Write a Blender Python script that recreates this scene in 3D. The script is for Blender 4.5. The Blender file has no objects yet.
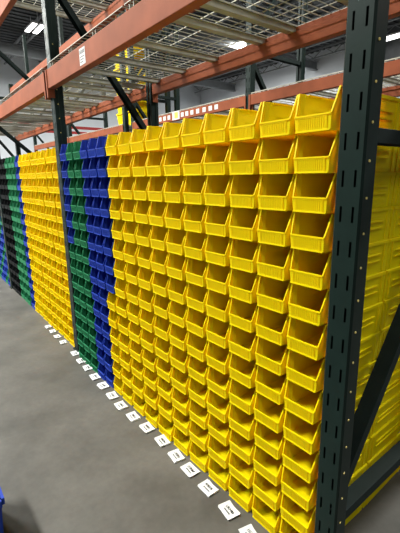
import bpy, bmesh, math, random
from mathutils import Vector, Matrix
random.seed(7)
SC = bpy.context.scene
COL = SC.collection
W = 0.152          # pitch of the stacks along the rack
H = 0.12185         # pitch of the rows
NROW = 14
BASE = 0.0008      # underside of the lowest bins

# ------------------------------------------------------------------ materials
def new_mat(name, col, rough=0.5, metal=0.0, spec=0.5, noise=None, bump=None, emit=None):
    m = bpy.data.materials.new(name); m.use_nodes = True
    nt = m.node_tree; b = nt.nodes['Principled BSDF']
    b.inputs['Base Color'].default_value = (*col, 1)
    b.inputs['Roughness'].default_value = rough
    b.inputs['Metallic'].default_value = metal
    b.inputs['Specular IOR Level'].default_value = spec
    tc = nt.nodes.new('ShaderNodeTexCoord')
    if noise:
        scale, amt, detail = noise
        n = nt.nodes.new('ShaderNodeTexNoise'); n.inputs['Scale'].default_value = scale
        n.inputs['Detail'].default_value = detail
        r = nt.nodes.new('ShaderNodeValToRGB')
        lo = [c * (1 - amt) for c in col]; hi = [min(1, c * (1 + amt)) for c in col]
        r.color_ramp.elements[0].position = 0.3; r.color_ramp.elements[0].color = (*lo, 1)
        r.color_ramp.elements[1].position = 0.7; r.color_ramp.elements[1].color = (*hi, 1)
        nt.links.new(tc.outputs['Object'], n.inputs['Vector'])
        nt.links.new(n.outputs['Fac'], r.inputs['Fac'])
        nt.links.new(r.outputs['Color'], b.inputs['Base Color'])
    if bump:
        n2 = nt.nodes.new('ShaderNodeTexNoise'); n2.inputs['Scale'].default_value = bump[0]
        bp = nt.nodes.new('ShaderNodeBump'); bp.inputs['Strength'].default_value = bump[1]
        bp.inputs['Distance'].default_value = 0.003
        nt.links.new(tc.outputs['Object'], n2.inputs['Vector'])
        nt.links.new(n2.outputs['Fac'], bp.inputs['Height'])
        nt.links.new(bp.outputs['Normal'], b.inputs['Normal'])
    if emit:
        b.inputs['Emission Color'].default_value = (*emit[0], 1)
        b.inputs['Emission Strength'].default_value = emit[1]
    return m

M = {}
M['yellow'] = new_mat('yellow_plastic', (0.93, 0.90, 0.002), 0.50, spec=0.15, noise=(9, 0.05, 3))
M['blue'] = new_mat('blue_plastic', (0.018, 0.05, 0.36), 0.55, spec=0.14, noise=(9, 0.08, 3))
M['green'] = new_mat('green_plastic', (0.022, 0.20, 0.085), 0.55, spec=0.14, noise=(9, 0.08, 3))
M['black'] = new_mat('black_plastic', (0.007, 0.008, 0.009), 0.6, spec=0.08, noise=(9, 0.1, 3))
M['post'] = new_mat('dark_green_paint', (0.007, 0.017, 0.014), 0.42, spec=0.2, noise=(14, 0.12, 4), bump=(60, 0.05))
M['brace'] = new_mat('dark_green_brace_paint', (0.013, 0.021, 0.020), 0.6, spec=0.12, noise=(14, 0.15, 4))
M['orange'] = new_mat('orange_paint', (0.27, 0.075, 0.034), 0.62, spec=0.12, noise=(7, 0.16, 5), bump=(40, 0.06))
M['galv'] = new_mat('galvanised_steel', (0.36, 0.35, 0.30), 0.5, metal=0.2, noise=(12, 0.15, 4))
M['wire'] = new_mat('wire_zinc', (0.46, 0.44, 0.37), 0.5, metal=0.1, noise=(20, 0.1, 2))
M['paper'] = new_mat('white_paper', (0.66, 0.66, 0.66), 0.75, spec=0.2, noise=(30, 0.03, 2))
M['ink'] = new_mat('black_ink', (0.02, 0.02, 0.02), 0.7, noise=(30, 0.1, 2))
M['tagyellow'] = new_mat('yellow_sticker', (0.72, 0.62, 0.08), 0.6, noise=(30, 0.05, 2))
M['plugyellow'] = new_mat('yellow_hole_plug', (0.85, 0.68, 0.22), 0.4, metal=0.1, noise=(40, 0.1, 2))
M['wall'] = new_mat('white_wall_paint', (0.76, 0.79, 0.84), 0.8, spec=0.2, noise=(0.7, 0.05, 4))
M['red'] = new_mat('red_wall_paint', (0.45, 0.03, 0.03), 0.6, noise=(2, 0.1, 3))
M['ceil'] = new_mat('grey_roof_deck', (0.07, 0.075, 0.08), 0.7, metal=0.1, noise=(2, 0.15, 4))
M['joist'] = new_mat('grey_joist_paint', (0.20, 0.21, 0.22), 0.6, noise=(4, 0.1, 3))
M['lamp'] = new_mat('lamp_diffuser', (0.9, 0.9, 0.9), 0.6, noise=(4, 0.02, 2), emit=((1.0, 0.98, 0.95), 9.0))
M['lampbox'] = new_mat('lamp_housing', (0.7, 0.7, 0.7), 0.5, noise=(4, 0.04, 2))

def translucent(m, col, fac):
    """thin moulded plastic lets some light through"""
    nt = m.node_tree; b = nt.nodes['Principled BSDF']; out = nt.nodes['Material Output']
    t = nt.nodes.new('ShaderNodeBsdfTranslucent'); t.inputs['Color'].default_value = (*col, 1)
    mx = nt.nodes.new('ShaderNodeMixShader'); mx.inputs['Fac'].default_value = fac
    nt.links.new(b.outputs['BSDF'], mx.inputs[1]); nt.links.new(t.outputs['BSDF'], mx.inputs[2])
    nt.links.new(mx.outputs['Shader'], out.inputs['Surface'])
translucent(M['yellow'], (1.0, 0.48, 0.0), 0.38)
translucent(M['blue'], (0.03, 0.08, 0.6), 0.03)
translucent(M['green'], (0.03, 0.4, 0.12), 0.03)

# sealed concrete floor
def floor_mat():
    m = bpy.data.materials.new('sealed_concrete'); m.use_nodes = True
    nt = m.node_tree; b = nt.nodes['Principled BSDF']
    tc = nt.nodes.new('ShaderNodeTexCoord')
    def noise(scale, det, rough=0.55):
        n = nt.nodes.new('ShaderNodeTexNoise'); n.inputs['Scale'].default_value = scale
        n.inputs['Detail'].default_value = det; n.inputs['Roughness'].default_value = rough
        nt.links.new(tc.outputs['Object'], n.inputs['Vector']); return n
    a = noise(2.2, 6, 0.6); c = noise(28, 4, 0.6)
    r = nt.nodes.new('ShaderNodeValToRGB')
    e = r.color_ramp.elements
    e[0].position = 0.33; e[0].color = (0.064, 0.060, 0.053, 1)
    e[1].position = 0.68; e[1].color = (0.116, 0.108, 0.096, 1)
    nt.links.new(a.outputs['Fac'], r.inputs['Fac'])
    r2 = nt.nodes.new('ShaderNodeValToRGB')
    r2.color_ramp.elements[0].position = 0.3; r2.color_ramp.elements[0].color = (0.86, 0.86, 0.86, 1)
    r2.color_ramp.elements[1].position = 0.65; r2.color_ramp.elements[1].color = (1, 1, 1, 1)
    nt.links.new(c.outputs['Fac'], r2.inputs['Fac'])
    mx = nt.nodes.new('ShaderNodeMix'); mx.data_type = 'RGBA'; mx.blend_type = 'MULTIPLY'
    mx.inputs['Factor'].default_value = 1
    nt.links.new(r.outputs['Color'], mx.inputs['A']); nt.links.new(r2.outputs['Color'], mx.inputs['B'])
    nt.links.new(mx.outputs['Result'], b.inputs['Base Color'])
    rr = nt.nodes.new('ShaderNodeMapRange')
    rr.inputs['To Min'].default_value = 0.42; rr.inputs['To Max'].default_value = 0.62
    nt.links.new(a.outputs['Fac'], rr.inputs['Value'])
    nt.links.new(rr.outputs['Result'], b.inputs['Roughness'])
    b.inputs['Specular IOR Level'].default_value = 0.35
    bp = nt.nodes.new('ShaderNodeBump'); bp.inputs['Strength'].default_value = 0.13
    bp.inputs['Distance'].default_value = 0.002
    nt.links.new(c.outputs['Fac'], bp.inputs['Height']); nt.links.new(bp.outputs['Normal'], b.inputs['Normal'])
    return m
M['floor'] = floor_mat()

# ------------------------------------------------------------------ mesh helpers
def box(bm, x0, x1, y0, y1, z0, z1):
    v = [bm.verts.new(p) for p in ((x0,y0,z0),(x1,y0,z0),(x1,y1,z0),(x0,y1,z0),(x0,y0,z1),(x1,y0,z1),(x1,y1,z1),(x0,y1,z1))]
    for f in ((3,2,1,0),(4,5,6,7),(0,1,5,4),(1,2,6,5),(2,3,7,6),(3,0,4,7)):
        bm.faces.new([v[i] for i in f])

def bar(bm, a, b, w, t, up=(1, 0, 0)):
    """rectangular bar from a to b; w along UP, t across"""
    a = Vector(a); b = Vector(b); d = (b - a).normalized(); u = Vector(up); u = (u - d * u.dot(d)).normalized(); s = d.cross(u)
    v = []
    for p in (a, b):
        for su, ss in ((-1,-1),(1,-1),(1,1),(-1,1)):
            v.append(bm.verts.new(p + u * su * w / 2 + s * ss * t / 2))
    for f in ((3,2,1,0),(4,5,6,7),(0,1,5,4),(1,2,6,5),(2,3,7,6),(3,0,4,7)):
        bm.faces.new([v[i] for i in f])

def channel(bm, a, b, w, d, t, up=(1,0,0), open_dir=1):
    """C-section strut from a to b: web w wide along UP, two flanges d deep"""
    a = Vector(a); b = Vector(b); ax = (b - a).normalized(); u = Vector(up); u = (u - ax * u.dot(ax)).normalized(); s = ax.cross(u) * open_dir
    prof = [(-w/2,-d/2),(w/2,-d/2),(w/2,d/2),(w/2-t,d/2),(w/2-t,-d/2+t),(-w/2+t,-d/2+t),(-w/2+t,d/2),(-w/2,d/2)]
    ra = [bm.verts.new(a + u*p + s*q) for p, q in prof]; rb = [bm.verts.new(b + u*p + s*q) for p, q in prof]
    n = len(prof)
    for i in range(n):
        bm.faces.new((ra[i], ra[(i+1)%n], rb[(i+1)%n], rb[i]))
    bm.faces.new(ra[::-1]); bm.faces.new(rb)

def extrude_x(bm, prof, x0, x1):
    """closed (y, z) profile run along X"""
    ra = [bm.verts.new((x0, y, z)) for y, z in prof]; rb = [bm.verts.new((x1, y, z)) for y, z in prof]
    n = len(prof)
    for i in range(n):
        bm.faces.new((ra[i], ra[(i+1)%n], rb[(i+1)%n], rb[i]))
    bm.faces.new(ra[::-1]); bm.faces.new(rb)

def obj(name, bm, mat, parent=None, loc=(0,0,0), bevel=0):
    bmesh.ops.recalc_face_normals(bm, faces=bm.faces)
    me = bpy.data.meshes.new(name); bm.to_mesh(me); bm.free()
    me.materials.append(M[mat] if isinstance(mat, str) else mat)
    o = bpy.data.objects.new(name, me); COL.objects.link(o); o.location = loc
    if parent: o.parent = parent
    if bevel:
        md = o.modifiers.new('bevel', 'BEVEL'); md.width = bevel; md.segments = 2; md.limit_method = 'ANGLE'
    return o

def empty(name, loc, label, cat, group=None):
    o = bpy.data.objects.new(name, None); COL.objects.link(o); o.location = loc; o.empty_display_size = 0.1
    return tag(o, label, cat, group)

def tag(o, label, cat, group=None):
    o['label'] = label; o['category'] = cat
    if group: o['group'] = group
    return o

def struct(name, bm, mat):
    o = obj(name, bm, mat); o['kind'] = 'structure'; return o

ORD = ['first','second','third','fourth','fifth','sixth','seventh','eighth','ninth','tenth','eleventh','twelfth','thirteenth','fourteenth','fifteenth','sixteenth']

# ------------------------------------------------------------------ the setting
CE = 8.5
XE, XW, YN, YS = -24.0, 9.0, 20.0, -9.0
bm = bmesh.new(); box(bm, XE - .2, XW, YS, YN + .2, -0.1, 0); struct('floor', bm, 'floor')
bm = bmesh.new()
box(bm, XE - .2, XW, YS, YN + .2, CE, CE + .1)
for k in range(82):                                        # ribs of the corrugated roof deck
    x = XE + .2 + k * 0.4
    box(bm, x, x + 0.16, YS, YN, CE - .05, CE)
struct('ceiling', bm, 'ceil')
bm = bmesh.new(); box(bm, XE - .2, XW, YN, YN + .2, 0, CE); struct('wall_back', bm, 'wall')
bm = bmesh.new(); box(bm, XE - .2, XE, YS, YN, 0, CE); struct('wall_left', bm, 'wall')
bm = bmesh.new()
box(bm, XE, XE + .015, 1.0, YN, 4.30, 4.47); box(bm, XE, XE + .015, 1.0, YN, 4.62, 4.80)
struct('trim_1', bm, 'red')
bm = bmesh.new(); box(bm, -9.0, XW, YN - .6, YN, 6.3, CE - .05); struct('trim_2', bm, 'ceil')
for k in range(15):                                        # open-web roof joists
    bm = bmesh.new(); y = -8.6 + k * 2.0
    zt, zb_ = CE - .05, CE - .55
    box(bm, XE, XW, y - 0.06, y + 0.06, zt - .07, zt); box(bm, XE, XW, y - 0.05, y + 0.05, zb_, zb_ + .05)
    n = 50
    for i in range(n):
        xa = XE + (XW - XE) * i / n; xb = XE + (XW - XE) * (i + 1) / n
        za, zb = (zb_ + .03, zt - .04) if i % 2 else (zt - .04, zb_ + .03)
        bar(bm, (xa, y, za), (xb, y, zb), 0.03, 0.03, (0, 1, 0))
    struct('trim_%d' % (k + 3), bm, 'joist')
for k in range(4):                                         # girders across them
    bm = bmesh.new(); x = -20 + k * 7.0
    zt = CE - .55
    box(bm, x - 0.13, x + 0.13, YS, YN, zt - .05, zt); box(bm, x - 0.02, x + 0.02, YS, YN, zt - .45, zt - .05); box(bm, x - 0.13, x + 0.13, YS, YN, zt - .50, zt - .45)
    struct('trim_%d' % (k + 18), bm, 'joist')

# ------------------------------------------------------------------ stacking bins
D = 0.400
HT = 0.1215
def bin_shell():
    """hopper-front bin; x across, y from lip to back, z up; lip at y = 0"""
    bm = bmesh.new()
    t = 0.0028
    o = dict(fbl=(-.0620,.004,0), fbr=(.0620,.004,0), lipl=(-.0655,0,.0470), lipr=(.0655,0,.0470),
             ftl=(-.0738,.027,HT), ftr=(.0738,.027,HT),
             bbl=(-.0690,D,0), bbr=(.0690,D,0), btl=(-.0742,D,HT), btr=(.0742,D,HT))
    i = dict(fbl=(-.0620+t,.004+t,t), fbr=(.0620-t,.004+t,t), lipl=(-.0655+t,t*1.2,.0470), lipr=(.0655-t,t*1.2,.0470),
             ftl=(-.0738+t,.027+t,HT), ftr=(.0738-t,.027+t,HT),
             bbl=(-.0690+t,D-t,t), bbr=(.0690-t,D-t,t), btl=(-.0742+t,D-t,HT), btr=(.0742-t,D-t,HT))
    O = {k: bm.verts.new(v) for k, v in o.items()}; I = {k: bm.verts.new(v) for k, v in i.items()}
    def both(*ks):
        bm.faces.new([O[k] for k in ks]); bm.faces.new([I[k] for k in ks][::-1])
    both('fbl','fbr','lipr','lipl')                        # front
    both('fbl','bbl','bbr','fbr')                          # bottom
    both('bbl','btl','btr','bbr')                          # back
    both('fbl','lipl','ftl'); both('fbl','ftl','btl','bbl')
    both('fbr','ftr','lipr'); both('fbr','bbr','btr','ftr')
    rim = ['lipl','lipr','ftr','btr','btl','ftl']
    for a, b in zip(rim, rim[1:] + rim[:1]):
        bm.faces.new((O[a], O[b], I[b], I[a]))
    # rolled edge along the front lip, and the thick sloping front strips of the side walls
    bar(bm, (-.0648,.0003,.0466), (.0648,.0003,.0466), .0050, .0050, (0,0,1))
    bar(bm, (-.0615,.0035,.0022), (.0615,.0035,.0022), .0044, .0060, (0,0,1))
    for s in (-1, 1):
        bar(bm, (s*.0634,.0035,.044), (s*.0718,.0295,HT-.002), .0056, .0060, (s,0,-.15))
        # inner step of the side wall, a little behind the front edge
        def wx(y, z):                                      # inner face of the side wall
            yf = .027 * max(0, (z - .047)) / (HT - .047); f = (y - yf) / (D - yf)
            lo = .0620 + (.0690 - .0620) * max(0, f); hi = .0738
            return lo + (hi - lo) * z / HT - .0020
        lv = []
        for z, y0 in ((.010, .016), (HT - .001, .034)):
            lv.append([bm.verts.new((s * x, y, z)) for x, y in ((wx(y0, z), y0), (wx(y0 + .015, z) - .0080, y0 + .013), (wx(y0 + .015, z) - .0080, y0 + .018), (wx(y0 + .022, z), y0 + .022))])
        for q in range(4):
            bm.faces.new((lv[0][q], lv[0][(q+1)%4], lv[1][(q+1)%4], lv[1][q]))
        bm.faces.new(lv[0]); bm.faces.new(lv[1])
        # stacking ledge round the top, outside
        bar(bm, (s*.0728,.034,HT-.006), (s*.0740,D-.002,HT-.006), .0052, .0110, (s,0,0))
        bar(bm, (s*.0690,.070,HT-.0015), (s*.0690,D-.004,HT-.0015), .0080, .0026, (s,0,0))
        # outside ribs of the side wall
        for z in (.050, .074):
            xx = s * (.0660 + .0066 * z / HT)
            bar(bm, (xx, .085, z), (xx + s*.0028, .345, z), .0070, .0050, (s,0,0))
        bar(bm, (s*.0690,.372,.004), (s*.0738,.372,HT-.012), .0052, .0060, (s,0,0))
        bar(bm, (s*.0645,.066,.004), (s*.0726,.066,HT-.012), .0050, .0060, (s,0,0))
    bar(bm, (-.0735,D-.002,HT-.006), (.0735,D-.002,HT-.006), .0040, .0110, (0,1,0))
    return bm
def label_bm():
    """ribbed label field on the low front wall"""
    bm = bmesh.new()
    n = 13; f = lambda z: .004 * (1 - z / .0470)
    for k in range(n):
        x = -.046 + .092 * k / (n - 1)
        bar(bm, (x, f(.006) - .0002, .006), (x, f(.0405) - .0002, .0405), .0026, .0022, (1,0,0))
    for z in (.005, .0415):
        bar(bm, (-.0485, f(z)-.0002, z), (.0485, f(z)-.0002, z), .0018, .0026, (0,0,1))
    for s in (-1, 1):
        bar(bm, (s*.0505, f(.004)-.0002, .004), (s*.0505, f(.043)-.0002, .043), .0022, .0030, (1,0,0))
    return bm

PROTO = {}
def make_bin(colour, ribs):
    key = (colour, ribs)
    if key not in PROTO:
        o = obj(colour + '_stacking_bin', bin_shell(), colour)
        if ribs: obj('label_panel', label_bm(), colour, o)
        PROTO[key] = o
        return o
    src = PROTO[key]
    o = src.copy(); COL.objects.link(o)
    for ch in src.children:
        c = ch.copy(); COL.objects.link(c); c.parent = o
    return o

def rank(r):
    if r == 0: return 'at the very top of'
    if r == NROW - 1: return 'on the floor under'
    return ORD[r] + ' from top of'

def put_bin(colour, cx, r, label, group, ribs=True, y=0.0, flip=False, sx=1.0, xf=None):
    o = make_bin(colour, ribs)
    z = BASE + (NROW - 1 - r) * H
    jx = random.uniform(-.0002, .0002); jy = random.uniform(-.003, .003); jr = random.uniform(-.0003, .0003)
    p = Vector((cx + jx, y + jy, z)); a = jr + (math.pi if flip else 0)
    if xf:
        p = xf @ p
    o.location = p
    o.rotation_euler = (0, 0, a)
    o.scale = (sx, 1, 1)
    tag(o, label, 'bin', group)
    return o

# the row of racks is not dead straight: past the second frame it swings back a little
PIV = Vector((-0.9275, 0.032, 0)); ROT = -0.020
XF = Matrix.Translation(PIV) @ Matrix.Rotation(ROT, 4, 'Z') @ Matrix.Translation(-PIV)

X0 = 0.0665
WS = 0.131                                                 # narrower blue and green bins
# bay beside the near post: ten yellow stacks, then six narrower stacks of blue, green and a few yellow bins
for c in range(9, -7, -1):
    for r in range(NROW):
        if c >= 0 or (c == -1 and r >= 8): colour = 'yellow'
        elif c == -6: colour = 'blue' if r < 6 else 'green'
        elif c == -5: colour = 'green'
        elif c == -4: colour = 'green'
        else: colour = 'blue'
        if c >= 0:
            put_bin(colour, X0 + c * W, r, '%s bin %s %s stack left of the near green post' % (colour, rank(r), ORD[9 - c]),
                    'yellow bins stacked in the near bay')
        else:
            x = -.0095 + (c + .5) * WS
            put_bin(colour, x, r, '%s bin %s %s stack right of the farther green post' % (colour, rank(r), ORD[c + 6]),
                    colour + ' bins stacked in the near bay', y=.008 * (-x), sx=.862)
# second bay beyond the farther post
XB = -1.0585
for k in range(15):
    cx = XB - k * .1615
    for r in range(NROW):
        colour = 'yellow' if k < 8 else 'blue' if k == 8 else 'green' if k < 12 else 'black'
        put_bin(colour, cx, r, '%s bin %s %s stack beyond the farther green post' % (colour, rank(r), ORD[k]),
                colour + ' bins stacked beyond the farther post', ribs=(k < 8), y=.045, xf=XF)
# third bay, only a sliver of it shows past the black bins
XC = -3.59
for k in range(6):
    for r in range(0, NROW):
        colour = 'black' if r < 6 else 'blue' if (r * 2 + k) % 3 else 'green'
        put_bin(colour, XC - k * W, r, '%s bin %s %s stack in the farthest bay' % (colour, rank(r), ORD[k]),
                'mixed bins beyond the black bins', ribs=False, y=.045, xf=XF)
# bins facing the other way behind the stack at the near post, seen through the frame
for r in range(NROW):
    put_bin('yellow', X0 + 9 * W, r, 'yellow bin %s rear stack seen through the near green frame' % rank(r),
            'yellow bins of the rear stack', ribs=True, y=2 * D + .010, flip=True)

# ------------------------------------------------------------------ pallet rack
PW, PD = 0.085, 0.072
def post_bm(height, face=-1):
    """slotted column; FACE -1: slotted face at y = 0 looking to -y, returns going to +y"""
    bm = bmesh.new(); t = .0022; ch = .006
    xs = [-PW/2 + ch, -.0228, -.0155, .0155, .0228, PW/2 - ch]
    n = int(height / 0.1016)
    for i in range(n):
        z0 = i * 0.1016; za = z0 + .0005; zb = z0 + .0465; z1 = z0 + .1016
        box(bm, xs[0], xs[5], 0, t, z0, za); box(bm, xs[0], xs[5], 0, t, zb, z1)
        for a, b in ((0,1),(2,3),(4,5)):
            box(bm, xs[a], xs[b], 0, t, za, zb)
    zt = n * 0.1016
    for s in (-1, 1):
        # chamfered corner, side wall, stiffening bend, return lip
        pts = [(PW/2 - ch, 0), (PW/2, ch), (PW/2, PD*.42), (PW/2 - .005, PD*.5), (PW/2 - .005, PD), (.010, PD)]
        inn = [(PW/2 - ch, t), (PW/2 - t, ch + .001), (PW/2 - t, PD*.42), (PW/2 - .005 - t, PD*.5), (PW/2 - .005 - t, PD - t), (.010, PD - t)]
        pr = pts + inn[::-1]
        lo = [bm.verts.new((s*x, y, 0)) for x, y in pr]; hi = [bm.verts.new((s*x, y, zt)) for x, y in pr]
        m = len(pr)
        for i in range(m):
            bm.faces.new((lo[i], lo[(i+1)%m], hi[(i+1)%m], hi[i]))
        bm.faces.new(lo[::-1]); bm.faces.new(hi)
    if face > 0:
        for v in bm.verts: v.co.y = -v.co.y
    return bm
def hole_plug_bm():  # yellow plugs put in for side holes where the bins show through
    bm = bmesh.new()
    bmesh.ops.create_cone(bm, cap_ends=True, segments=10, radius1=.0042, radius2=.0034, depth=.0030, matrix=Matrix.Rotation(math.pi/2, 4, 'Y'))
    return bm
PLUG = []; RZ = .0708

def upright(xc, yf, yr, height, label, zs=(.29, 1.415, 2.6, 3.6), diags=((.40,1.34),(2.53,1.49),(2.68,3.5)), detail=True, name='upright_frame', group='green upright frames of the racks'):
    e = empty(name, (xc, (yf + yr) / 2, 0), label, 'rack frame', group)
    oy = (yf + yr) / 2
    for yy, f in ((yf, -1), (yr, 1)):
        p = obj('slotted_post', post_bm(height, f), 'post', e, (0, yy - oy, 0))
        if detail:
            for k in range(24 if f < 0 else 0):
                if PLUG:
                    q = PLUG[0].copy(); COL.objects.link(q)
                else:
                    q = obj('hole_plug', hole_plug_bm(), 'plugyellow'); PLUG.append(q)
                q.parent = p; q.location = (PW/2 + .0006, .026, k * .1016 + RZ)
        bm = bmesh.new(); ya = -.012 if f < 0 else -PD - .020; 
        box(bm, -PW/2 - .012, PW/2 + .006, ya, ya + PD + .032, 0, .008)
        obj('base_plate', bm, 'post', e, (0, yy - oy, 0))
    ya = yf + PD * .7 - oy; yb = yr - PD * .7 - oy
    for z in zs:
        if z < height:
            bm = bmesh.new(); channel(bm, (0, ya, z), (0, yb, z), .056, .042, .003, (1,0,0)); obj('horizontal_brace', bm, 'brace', e, bevel=.002)
    for za, zb in diags:
        bm = bmesh.new(); channel(bm, (0, ya, za), (0, yb, zb), .056, .042, .003, (1,0,0)); obj('diagonal_brace', bm, 'brace', e, bevel=.002)
    return e

def swing(o):
    """carry a thing of the farther bays round with the rack"""
    o.location = XF @ o.location; o.rotation_euler[2] += ROT
    return o
YF, YR = -0.002, 0.914
XP = [1.5685, -0.9275, -3.45, -5.95]
ZS = (.250, 1.565, 2.9)
upright(XP[0], YF, YR, 4.5, 'dark green slotted upright frame nearest the camera, at right of the yellow bins', zs=ZS, diags=((.36, 1.46), (2.85, 1.65)))
upright(XP[1], YF + .040, YR + .040, 4.5, 'dark green upright frame standing between blue bins and the farther yellow bins', zs=ZS, diags=((.36, 1.46), (2.85, 1.76), (2.98, 3.9)))
swing(upright(XP[2], YF + .040, YR + .040, 3.2, 'green upright frame standing just beyond the black bins', zs=ZS[:2], diags=((.36, 1.30), (2.15, 1.43), (3.13, 2.42)), detail=False))
swing(upright(XP[3], YF + .040, YR + .040, 3.2, 'green upright frame at the far end of the aisle rack', zs=ZS, diags=((.36, 1.46), (2.85, 1.76)), detail=False))

def beam_bm(L, hgt=.128, wid=.05):
    """step beam, x from 0 to L; its outer face at y = 0, step on the inner top edge"""
    bm = bmesh.new()
    prof = [(0,0),(wid,0),(wid,hgt-.030),(wid-.020,hgt-.030),(wid-.020,hgt),(0,hgt)]
    extrude_x(bm, prof, 0, L)
    return bm
def rack_beam(x0, x1, y, z, label, inner=1, hgt=.128, mat='orange', plates=True, group='orange beams of the bin rack'):
    """INNER +1: deck on the +y side of the beam"""
    e = empty('rack_beam', ((x0 + x1) / 2, y, z), label, 'rack beam', group)
    L = x1 - x0
    b = beam_bm(L, hgt)
    for v in b.verts: v.co.x -= L / 2; v.co.y *= inner
    obj('beam_bar', b, mat, e, bevel=.003)
    if plates:
        for s in (-1, 1):
            bm = bmesh.new()
            xa = s * (L / 2 - .002); xb = s * (L / 2 + .020)
            box(bm, min(xa, xb), max(xa, xb), -.006 * inner if inner > 0 else 0, 0 if inner > 0 else .006, -.060, hgt)
            box(bm, min(s*(L/2-.005), s*(L/2)), max(s*(L/2-.005), s*(L/2)), min(0, .045*inner), max(0, .045*inner), -.060, hgt)
            obj('end_connector', bm, mat, e, bevel=.001)
    return e

def wire_deck(x0, x1, y0, y1, z, bars, label, group='wire decks of the bin rack', dx=.052, dy=.100, fall=True, wr=.0036, barmat='galv', inset=.004):
    e = empty('wire_deck', ((x0 + x1) / 2, (y0 + y1) / 2, z), label, 'wire deck', group)
    cx, cy = (x0 + x1) / 2, (y0 + y1) / 2
    bm = bmesh.new()
    nx = max(2, round((x1 - x0) / dx)); ny = max(2, round((y1 - y0) / dy))
    for i in range(nx + 1):
        x = x0 + (x1 - x0) * i / nx - cx
        bar(bm, (x, y0 - cy, 0), (x, y1 - cy, 0), wr, wr)
        if fall:
            bar(bm, (x, y0 - cy, .002), (x, y0 - cy, -.030), wr, wr); bar(bm, (x, y1 - cy, .002), (x, y1 - cy, -.030), wr, wr)
    for j in range(ny + 1):
        y = y0 + (y1 - y0) * j / ny - cy
        bar(bm, (x0 - cx, y, wr), (x1 - cx, y, wr), wr, wr, (0,0,1))
    obj('wire_mesh', bm, 'wire', e)
    for xb in bars:
        bm = bmesh.new()
        ya, yb = y0 + inset - cy, y1 - inset - cy; x = xb - cx
        prof = [(-.030,0),(-.030,-.004),(-.022,-.004),(-.022,-.032),(.022,-.032),(.022,-.004),(.030,-.004),(.030,0),(.018,0),(.018,-.028),(-.018,-.028),(-.018,0)]
        ra = [bm.verts.new((x + p, ya, q - .003)) for p, q in prof]; rb = [bm.verts.new((x + p, yb, q - .003)) for p, q in prof]
        n = len(prof)
        for i in range(n): bm.faces.new((ra[i], ra[(i+1)%n], rb[(i+1)%n], rb[i]))
        bm.faces.new(ra[::-1]); bm.faces.new(rb)
        obj('support_bar', bm, barmat, e)
    return e

Z1, Z2 = 2.10, 2.925
YB0, YB1 = -0.030, 0.905        # outer faces of front and rear beams
bays = [(XP[1], XP[0], 'near bay'), (XP[2], XP[1], 'second bay'), (XP[3], XP[2], 'third bay')]
NEAR = math.atan2(.030, 2.42)
NPIV = Vector((XP[0], -.002, 0)); NX = Matrix.Translation(NPIV) @ Matrix.Rotation(-NEAR, 4, 'Z') @ Matrix.Translation(-NPIV)
def settle(o, nm):
    if nm == 'near bay':
        o.location = NX @ o.location; o.rotation_euler[2] -= NEAR
    else:
        o.location.y += .034; swing(o)
    return o
for (xa, xb, nm) in bays:
    for z, lv in ((Z1, 'lower'), (Z2, 'upper')):
        fb = rack_beam(xa + PW/2 , xb - PW/2, YB0, z, 'orange front beam at the %s deck level of the %s' % (lv, nm), 1)
        rb = rack_beam(xa + PW/2, xb - PW/2, YB1, z + .052, 'orange rear beam at the %s deck level of the %s' % (lv, nm), -1, hgt=.108)
        if z == Z1 and nm == 'near bay':
            bm = bmesh.new(); box(bm, -.043, .043, -.0008, 0, .018, .108)
            lab = obj('white_square', bm, 'paper', fb, (-0.205 - fb.location.x, 0, 0))
            lab['label'] = 'white paper location label'
            bm = bmesh.new()
            for k in range(7): box(bm, -.036 + k * .0105, -.031 + k * .0105, -.0014, -.0008, .078, .098)
            for k in range(3): box(bm, -.034, .030 - .012 * k, -.0014, -.0008, .060 - .014 * k, .064 - .014 * k)
            obj('print', bm, 'ink', lab)
        settle(fb, nm); settle(rb, nm)
    mid = (xa + xb) / 2
    dk = [((xa + .08, mid - .01), 'left'), ((mid + .01, xb - .08), 'right')]
    for z, lv in ((Z1, 'lower'), (Z2, 'upper')):
        for (a, b), sd in dk:
            if z == Z2 and (nm == 'third bay' or (nm, sd) == ('second bay', 'left')): continue
            if nm == 'near bay' and z == Z1:
                bars = {'left': (-.80, -.43, -.05), 'right': (.39, .62, 1.035, 1.40)}[sd]
            else:
                bars = [a + .08, a + .47, a + .86, a + 1.10]
            settle(wire_deck(a, b, YB0 + .010, YB1 - .010, z + .128 + .0360, bars, 'wire mesh deck on the %s beams, %s half of the %s' % (lv, sd, nm), fall=False), nm)
# beam of the bay to the right of the near post, cut by the frame edge
rack_beam(XP[0] + PW/2, XP[0] + 2.42, YB1, Z1 + .052, 'orange rear beam running right from behind the near post', -1, hgt=.108)

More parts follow.
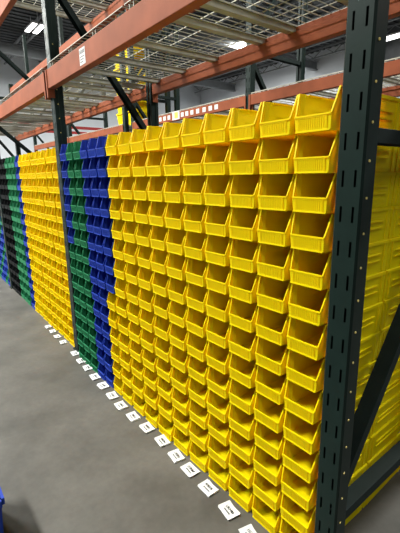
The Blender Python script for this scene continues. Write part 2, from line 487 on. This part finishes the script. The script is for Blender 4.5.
# ------------------------------------------------------------------ rack across the next aisle
Y2F, Y2R = 2.2, 3.13
X2 = [1.57, -1.02, -3.61, -3.89, -6.43, -8.97]
txt2 = ['behind the near green post', 'second from the right', 'third from the right', 'fourth from the right', 'fifth from the right', 'farthest from the camera']
for x, tx in zip(X2, txt2):
    upright(x, Y2F, Y2R, 5.0, 'green upright frame of the rack across the next aisle, ' + tx, zs=(.3, 1.5, 2.75, 4.0), diags=((.4,1.4),(2.65,1.6),(2.85,3.9)), detail=False)
Z3, Z4 = 2.205, 3.95
for i, (ia, ib) in enumerate(((1, 0), (2, 1), (4, 3), (5, 4))):
    xa, xb = X2[ia], X2[ib]
    nm = ORD[i] + ' bay from the right'
    for z, lv in ((Z3, 'lower'), (Z4, 'upper')):
        fb = rack_beam(xa + PW/2, xb - PW/2, Y2F - .006, z, 'orange front beam across the next aisle, %s level, %s' % (lv, nm), 1, hgt=.105, group='orange beams across the next aisle')
        rack_beam(xa + PW/2, xb - PW/2, Y2R + .006, z, 'orange rear beam across the next aisle, %s level, %s' % (lv, nm), -1, hgt=.105, group='orange beams across the next aisle')
        if z == Z3 and i == 1:
            for k, x in enumerate((-2.77,-2.66,-2.55,-2.23,-2.13,-2.02,-1.9,-1.77,-1.65,-1.54)):  # white squares put in for gaps that show the pale wall behind
                bm = bmesh.new(); box(bm, -.032, .032, -.0008, 0, .030, .085)
                obj('white_square', bm, 'paper', fb, (x - fb.location.x, 0, 0))['label'] = 'small white square in place of a gap'
            bm = bmesh.new(); box(bm, -.085, .085, -.0008, 0, .010, .118)
            l2 = obj('placard', bm, 'paper', fb, (-2.38 - fb.location.x, 0, 0)); l2['label'] = 'white and yellow placard'
            bm = bmesh.new(); box(bm, -.030, .050, -.0016, -.0008, .028, .104); obj('yellow_field', bm, 'tagyellow', l2)
    mid = (xa + xb) / 2
    wire_deck(xa + .05, xb - .05, Y2F + .004, Y2R - .004, Z3 + .105 + .0055, [xa + .2 + .36 * k for k in range(7)],
              'wire deck across the next aisle, lower level, ' + nm, group='wire decks across the next aisle', dx=.085, dy=.11, wr=.008, inset=.056)

# ------------------------------------------------------------------ totes on the far rack
def tote_bm(w, d, h):
    bm = bmesh.new(); t = .006; k = .90
    ob = [(-w/2*k,-d/2*k,0),(w/2*k,-d/2*k,0),(w/2*k,d/2*k,0),(-w/2*k,d/2*k,0)]
    ot = [(-w/2,-d/2,h),(w/2,-d/2,h),(w/2,d/2,h),(-w/2,d/2,h)]
    it = [(x*(1-2*t/w), y*(1-2*t/d), h) for x, y, _ in ot]; ib = [(x*(1-2*t/w), y*(1-2*t/d), t) for x, y, _ in ob]
    V = [[bm.verts.new(p) for p in r] for r in (ob, ot, it, ib)]
    bm.faces.new(V[0][::-1]); bm.faces.new(V[3])
    for i in range(4):
        j = (i+1) % 4
        for a, b in ((0,1),(1,2),(2,3)):
            bm.faces.new((V[a][i], V[a][j], V[b][j], V[b][i]))
    # ribs on the sides
    for i in range(4):
        j = (i+1) % 4
        for f in (.25, .5, .75):
            p = Vector(ob[i]).lerp(Vector(ob[j]), f); q = Vector(ot[i]).lerp(Vector(ot[j]), f)
            bar(bm, p + Vector((0,0,.02)), q - Vector((0,0,.02)), .012, .012, (Vector(ob[j]) - Vector(ob[i])))
    return bm
def tote_rim(w, d, h):
    bm = bmesh.new(); r = .014
    for a, b in (((-w/2,-d/2),(w/2,-d/2)),((w/2,-d/2),(w/2,d/2)),((w/2,d/2),(-w/2,d/2)),((-w/2,d/2),(-w/2,-d/2))):
        bar(bm, (a[0],a[1],h-r), (b[0],b[1],h-r), r*2, r*1.6, (0,0,1))
    return bm
for k in range(6):
    o = obj('storage_tote', tote_bm(.56,.50,.24), 'yellow', None, (-4.26, 2.66, Z3 + .105 + .022 + k * .245)); obj('rim', tote_rim(.56,.50,.24), 'yellow', o)
    tag(o, 'yellow tote on the far rack deck, %s of its stack' % (['lowest','second from the bottom','third from the bottom','third from the top','second from the top','topmost'][k]), 'tote', 'yellow totes stacked on the far rack')
# blue tote on the floor at the near left edge of the picture
o = obj('storage_tote', tote_bm(.40,.30,.30), 'blue', None, (0.572, -1.03, 0.0)); obj('rim', tote_rim(.40,.30,.30), 'blue', o)
tag(o, 'blue tote on the floor across the aisle, only its edge showing', 'tote')

# ------------------------------------------------------------------ paper slips on the floor
slips = [(1.28,-.074,18),(1.133,-.060,14),(.975,-.050,4),(.827,-.046,8),(.70,-.042,14),(.551,-.036,10),(.392,-.041,6),(.242,-.052,10),(.085,-.055,4),(-.062,-.047,12),
         (-.224,-.039,2),(-.383,-.030,8),(-.553,-.016,14),(-.699,-.008,6),(-.867,.004,10),(-1.166,.006,12),(-1.329,.008,0),(-1.49,.019,10),(-1.642,.022,6)]
for k, (x, y, a) in enumerate(slips):
    bm = bmesh.new()
    for s in range(3):                                     # three sheets, a little fanned, corners lifted
        rot = Matrix.Rotation(math.radians(random.uniform(-5, 5)), 3, 'Z'); off = Vector((random.uniform(-.003,.003), random.uniform(-.003,.003), .0006 + s * .0012))
        n = 6
        g = [[bm.verts.new(rot @ Vector(((i/n-.5)*.086, (j/3-.5)*.061, .0035 * (abs(i/n-.5)*2)**3 * (s + .4) / 2)) + off) for j in range(4)] for i in range(n+1)]
        for i in range(n):
            for j in range(3):
                bm.faces.new((g[i][j], g[i+1][j], g[i+1][j+1], g[i][j+1]))
    o = obj('paper_slip', bm, 'paper', None, (x, y, .0004))
    md = o.modifiers.new('thick', 'SOLIDIFY'); md.thickness = .0004
    o.rotation_euler = (0, 0, math.radians(-a * .6))
    if k >= 15: o.scale = (.82, .82, 1)
    rnd = random.Random(100 + k); bm = bmesh.new()
    xx = -.026
    while xx < .022:                                       # a bold line and a small line of print, too soft in the photo to read
        w = rnd.uniform(.0050, .0066)
        box(bm, xx, xx + .0024, -.001, .0135, .0046, .0049)
        zz = rnd.choice((-.001, .005, .0111)); box(bm, xx + .0024, xx + w, zz, zz + .0024, .0046, .0049)
        if rnd.random() < .5: box(bm, xx + w - .0022, xx + w, .002, .0095, .0046, .0049)
        xx += w + .0018
    xx = -.020
    while xx < .020:
        w = rnd.uniform(.003, .007); box(bm, xx, xx + w, -.0140, -.0085, .0046, .0049); xx += w + .0016
    obj('print', bm, 'ink', o)
    if k <= 8: wh = 'in front of the %s yellow stack from the near post' % ORD[k + 1]
    elif k <= 14: wh = 'in front of the %s blue or green stack from the yellow' % ORD[k - 9]
    else: wh = 'in front of the %s yellow stack beyond the farther post' % ORD[k - 15]
    tag(o, 'white paper slips ' + wh, 'paper', 'white paper slips in front of the stacks')

# ------------------------------------------------------------------ lights
def ceiling_light(x, y, z, L, along, label, watts, n=2):
    e = empty('ceiling_light', (x, y, z), label, 'ceiling light', 'strip lights under the roof')
    for k in range(n):
        s = (k - (n - 1) / 2) * .34
        def put(bm, hl, hw, z0, z1):
            if along == 'x': box(bm, -hl, hl, s - hw, s + hw, z0, z1)
            else: box(bm, s - hw, s + hw, -hl, hl, z0, z1)
        bm = bmesh.new(); put(bm, L/2, .11, .0, .07); obj('housing', bm, 'lampbox', e)
        bm = bmesh.new(); put(bm, L/2 - .02, .095, -.022, -.001); obj('diffuser', bm, 'lamp', e)
    bm = bmesh.new()
    for s in (-.4, .4):
        p = (s * L, 0) if along == 'x' else (0, s * L)
        box(bm, p[0]-.008, p[0]+.008, p[1]-.008, p[1]+.008, .07, CE - .05 - z)
    obj('hanger', bm, 'lampbox', e)
    ld = bpy.data.lights.new('strip_light', 'AREA'); ld.shape = 'RECTANGLE'
    ld.size, ld.size_y = (L, .5) if along == 'x' else (.5, L)
    ld.energy = watts; ld.color = (.985, 1.0, .945)
    lo = bpy.data.objects.new('strip_light', ld); COL.objects.link(lo); lo.location = (0, 0, -.03); lo.parent = e
    return e
names = iter(['unseen, added to brighten the bin sides', 'second along', 'third along', 'fourth along', 'fifth along'])
for (x, wt) in ((6.0, 420), (-2.7, 2300), (-7.5, 1900), (-14.0, 1900), (-19.0, 1900)):  # first one is an added fill lamp, brightening the right-hand bin sides
    ceiling_light(x, -3.9, 7.6, 2.4, 'x', 'white strip light over the bin aisle, ' + next(names), wt)
for i, (x, wt) in enumerate(((3.0, 1500), (-7.0, 1100))):
    ceiling_light(x, 6.3, 7.6, 2.4, 'x', 'white strip light over the next aisle, %s from the right' % ORD[i], wt)
ceiling_light(-16.9, 5.07, 7.85, 1.2, 'x', 'pair of bright tubes seen through the mesh at upper left', 500)
ceiling_light(-13.3, 13.9, 7.85, 1.4, 'x', 'small bright light seen past the deck bars', 3000)
ceiling_light(-7.8, 18.4, 7.6, 1.5, 'x', 'bright strip light at the right edge beyond the near post', 6)

w = bpy.data.worlds.new('world'); SC.world = w; w.use_nodes = True
bg = w.node_tree.nodes['Background']; bg.inputs['Color'].default_value = (.95, .98, 1.0, 1); bg.inputs['Strength'].default_value = 0.15

# ------------------------------------------------------------------ camera
pit, yaw, roll = 0.2307, 0.668, -0.0165
F = Vector((-math.cos(yaw)*math.cos(pit), math.sin(yaw)*math.cos(pit), -math.sin(pit)))
R = F.cross(Vector((0,0,1))).normalized(); U = R.cross(F)
R2 = R*math.cos(roll) + U*math.sin(roll); U2 = -R*math.sin(roll) + U*math.cos(roll)
cd = bpy.data.cameras.new('camera'); cd.sensor_fit = 'HORIZONTAL'; cd.sensor_width = 36; cd.lens = 36.0 * 385.0 / 400.0; cd.clip_start = .02; cd.clip_end = 200
cam = bpy.data.objects.new('camera', cd); COL.objects.link(cam)
mw = Matrix((R2, U2, -F)).transposed().to_4x4(); mw.translation = Vector((2.1832, -1.0307, 1.46))
cam.matrix_world = mw
SC.camera = cam
SC.view_settings.view_transform = 'Standard'; SC.view_settings.look = 'None'
SC.view_settings.gamma = 1; SC.view_settings.use_curve_mapping = False
SC.view_settings.exposure = -0.62
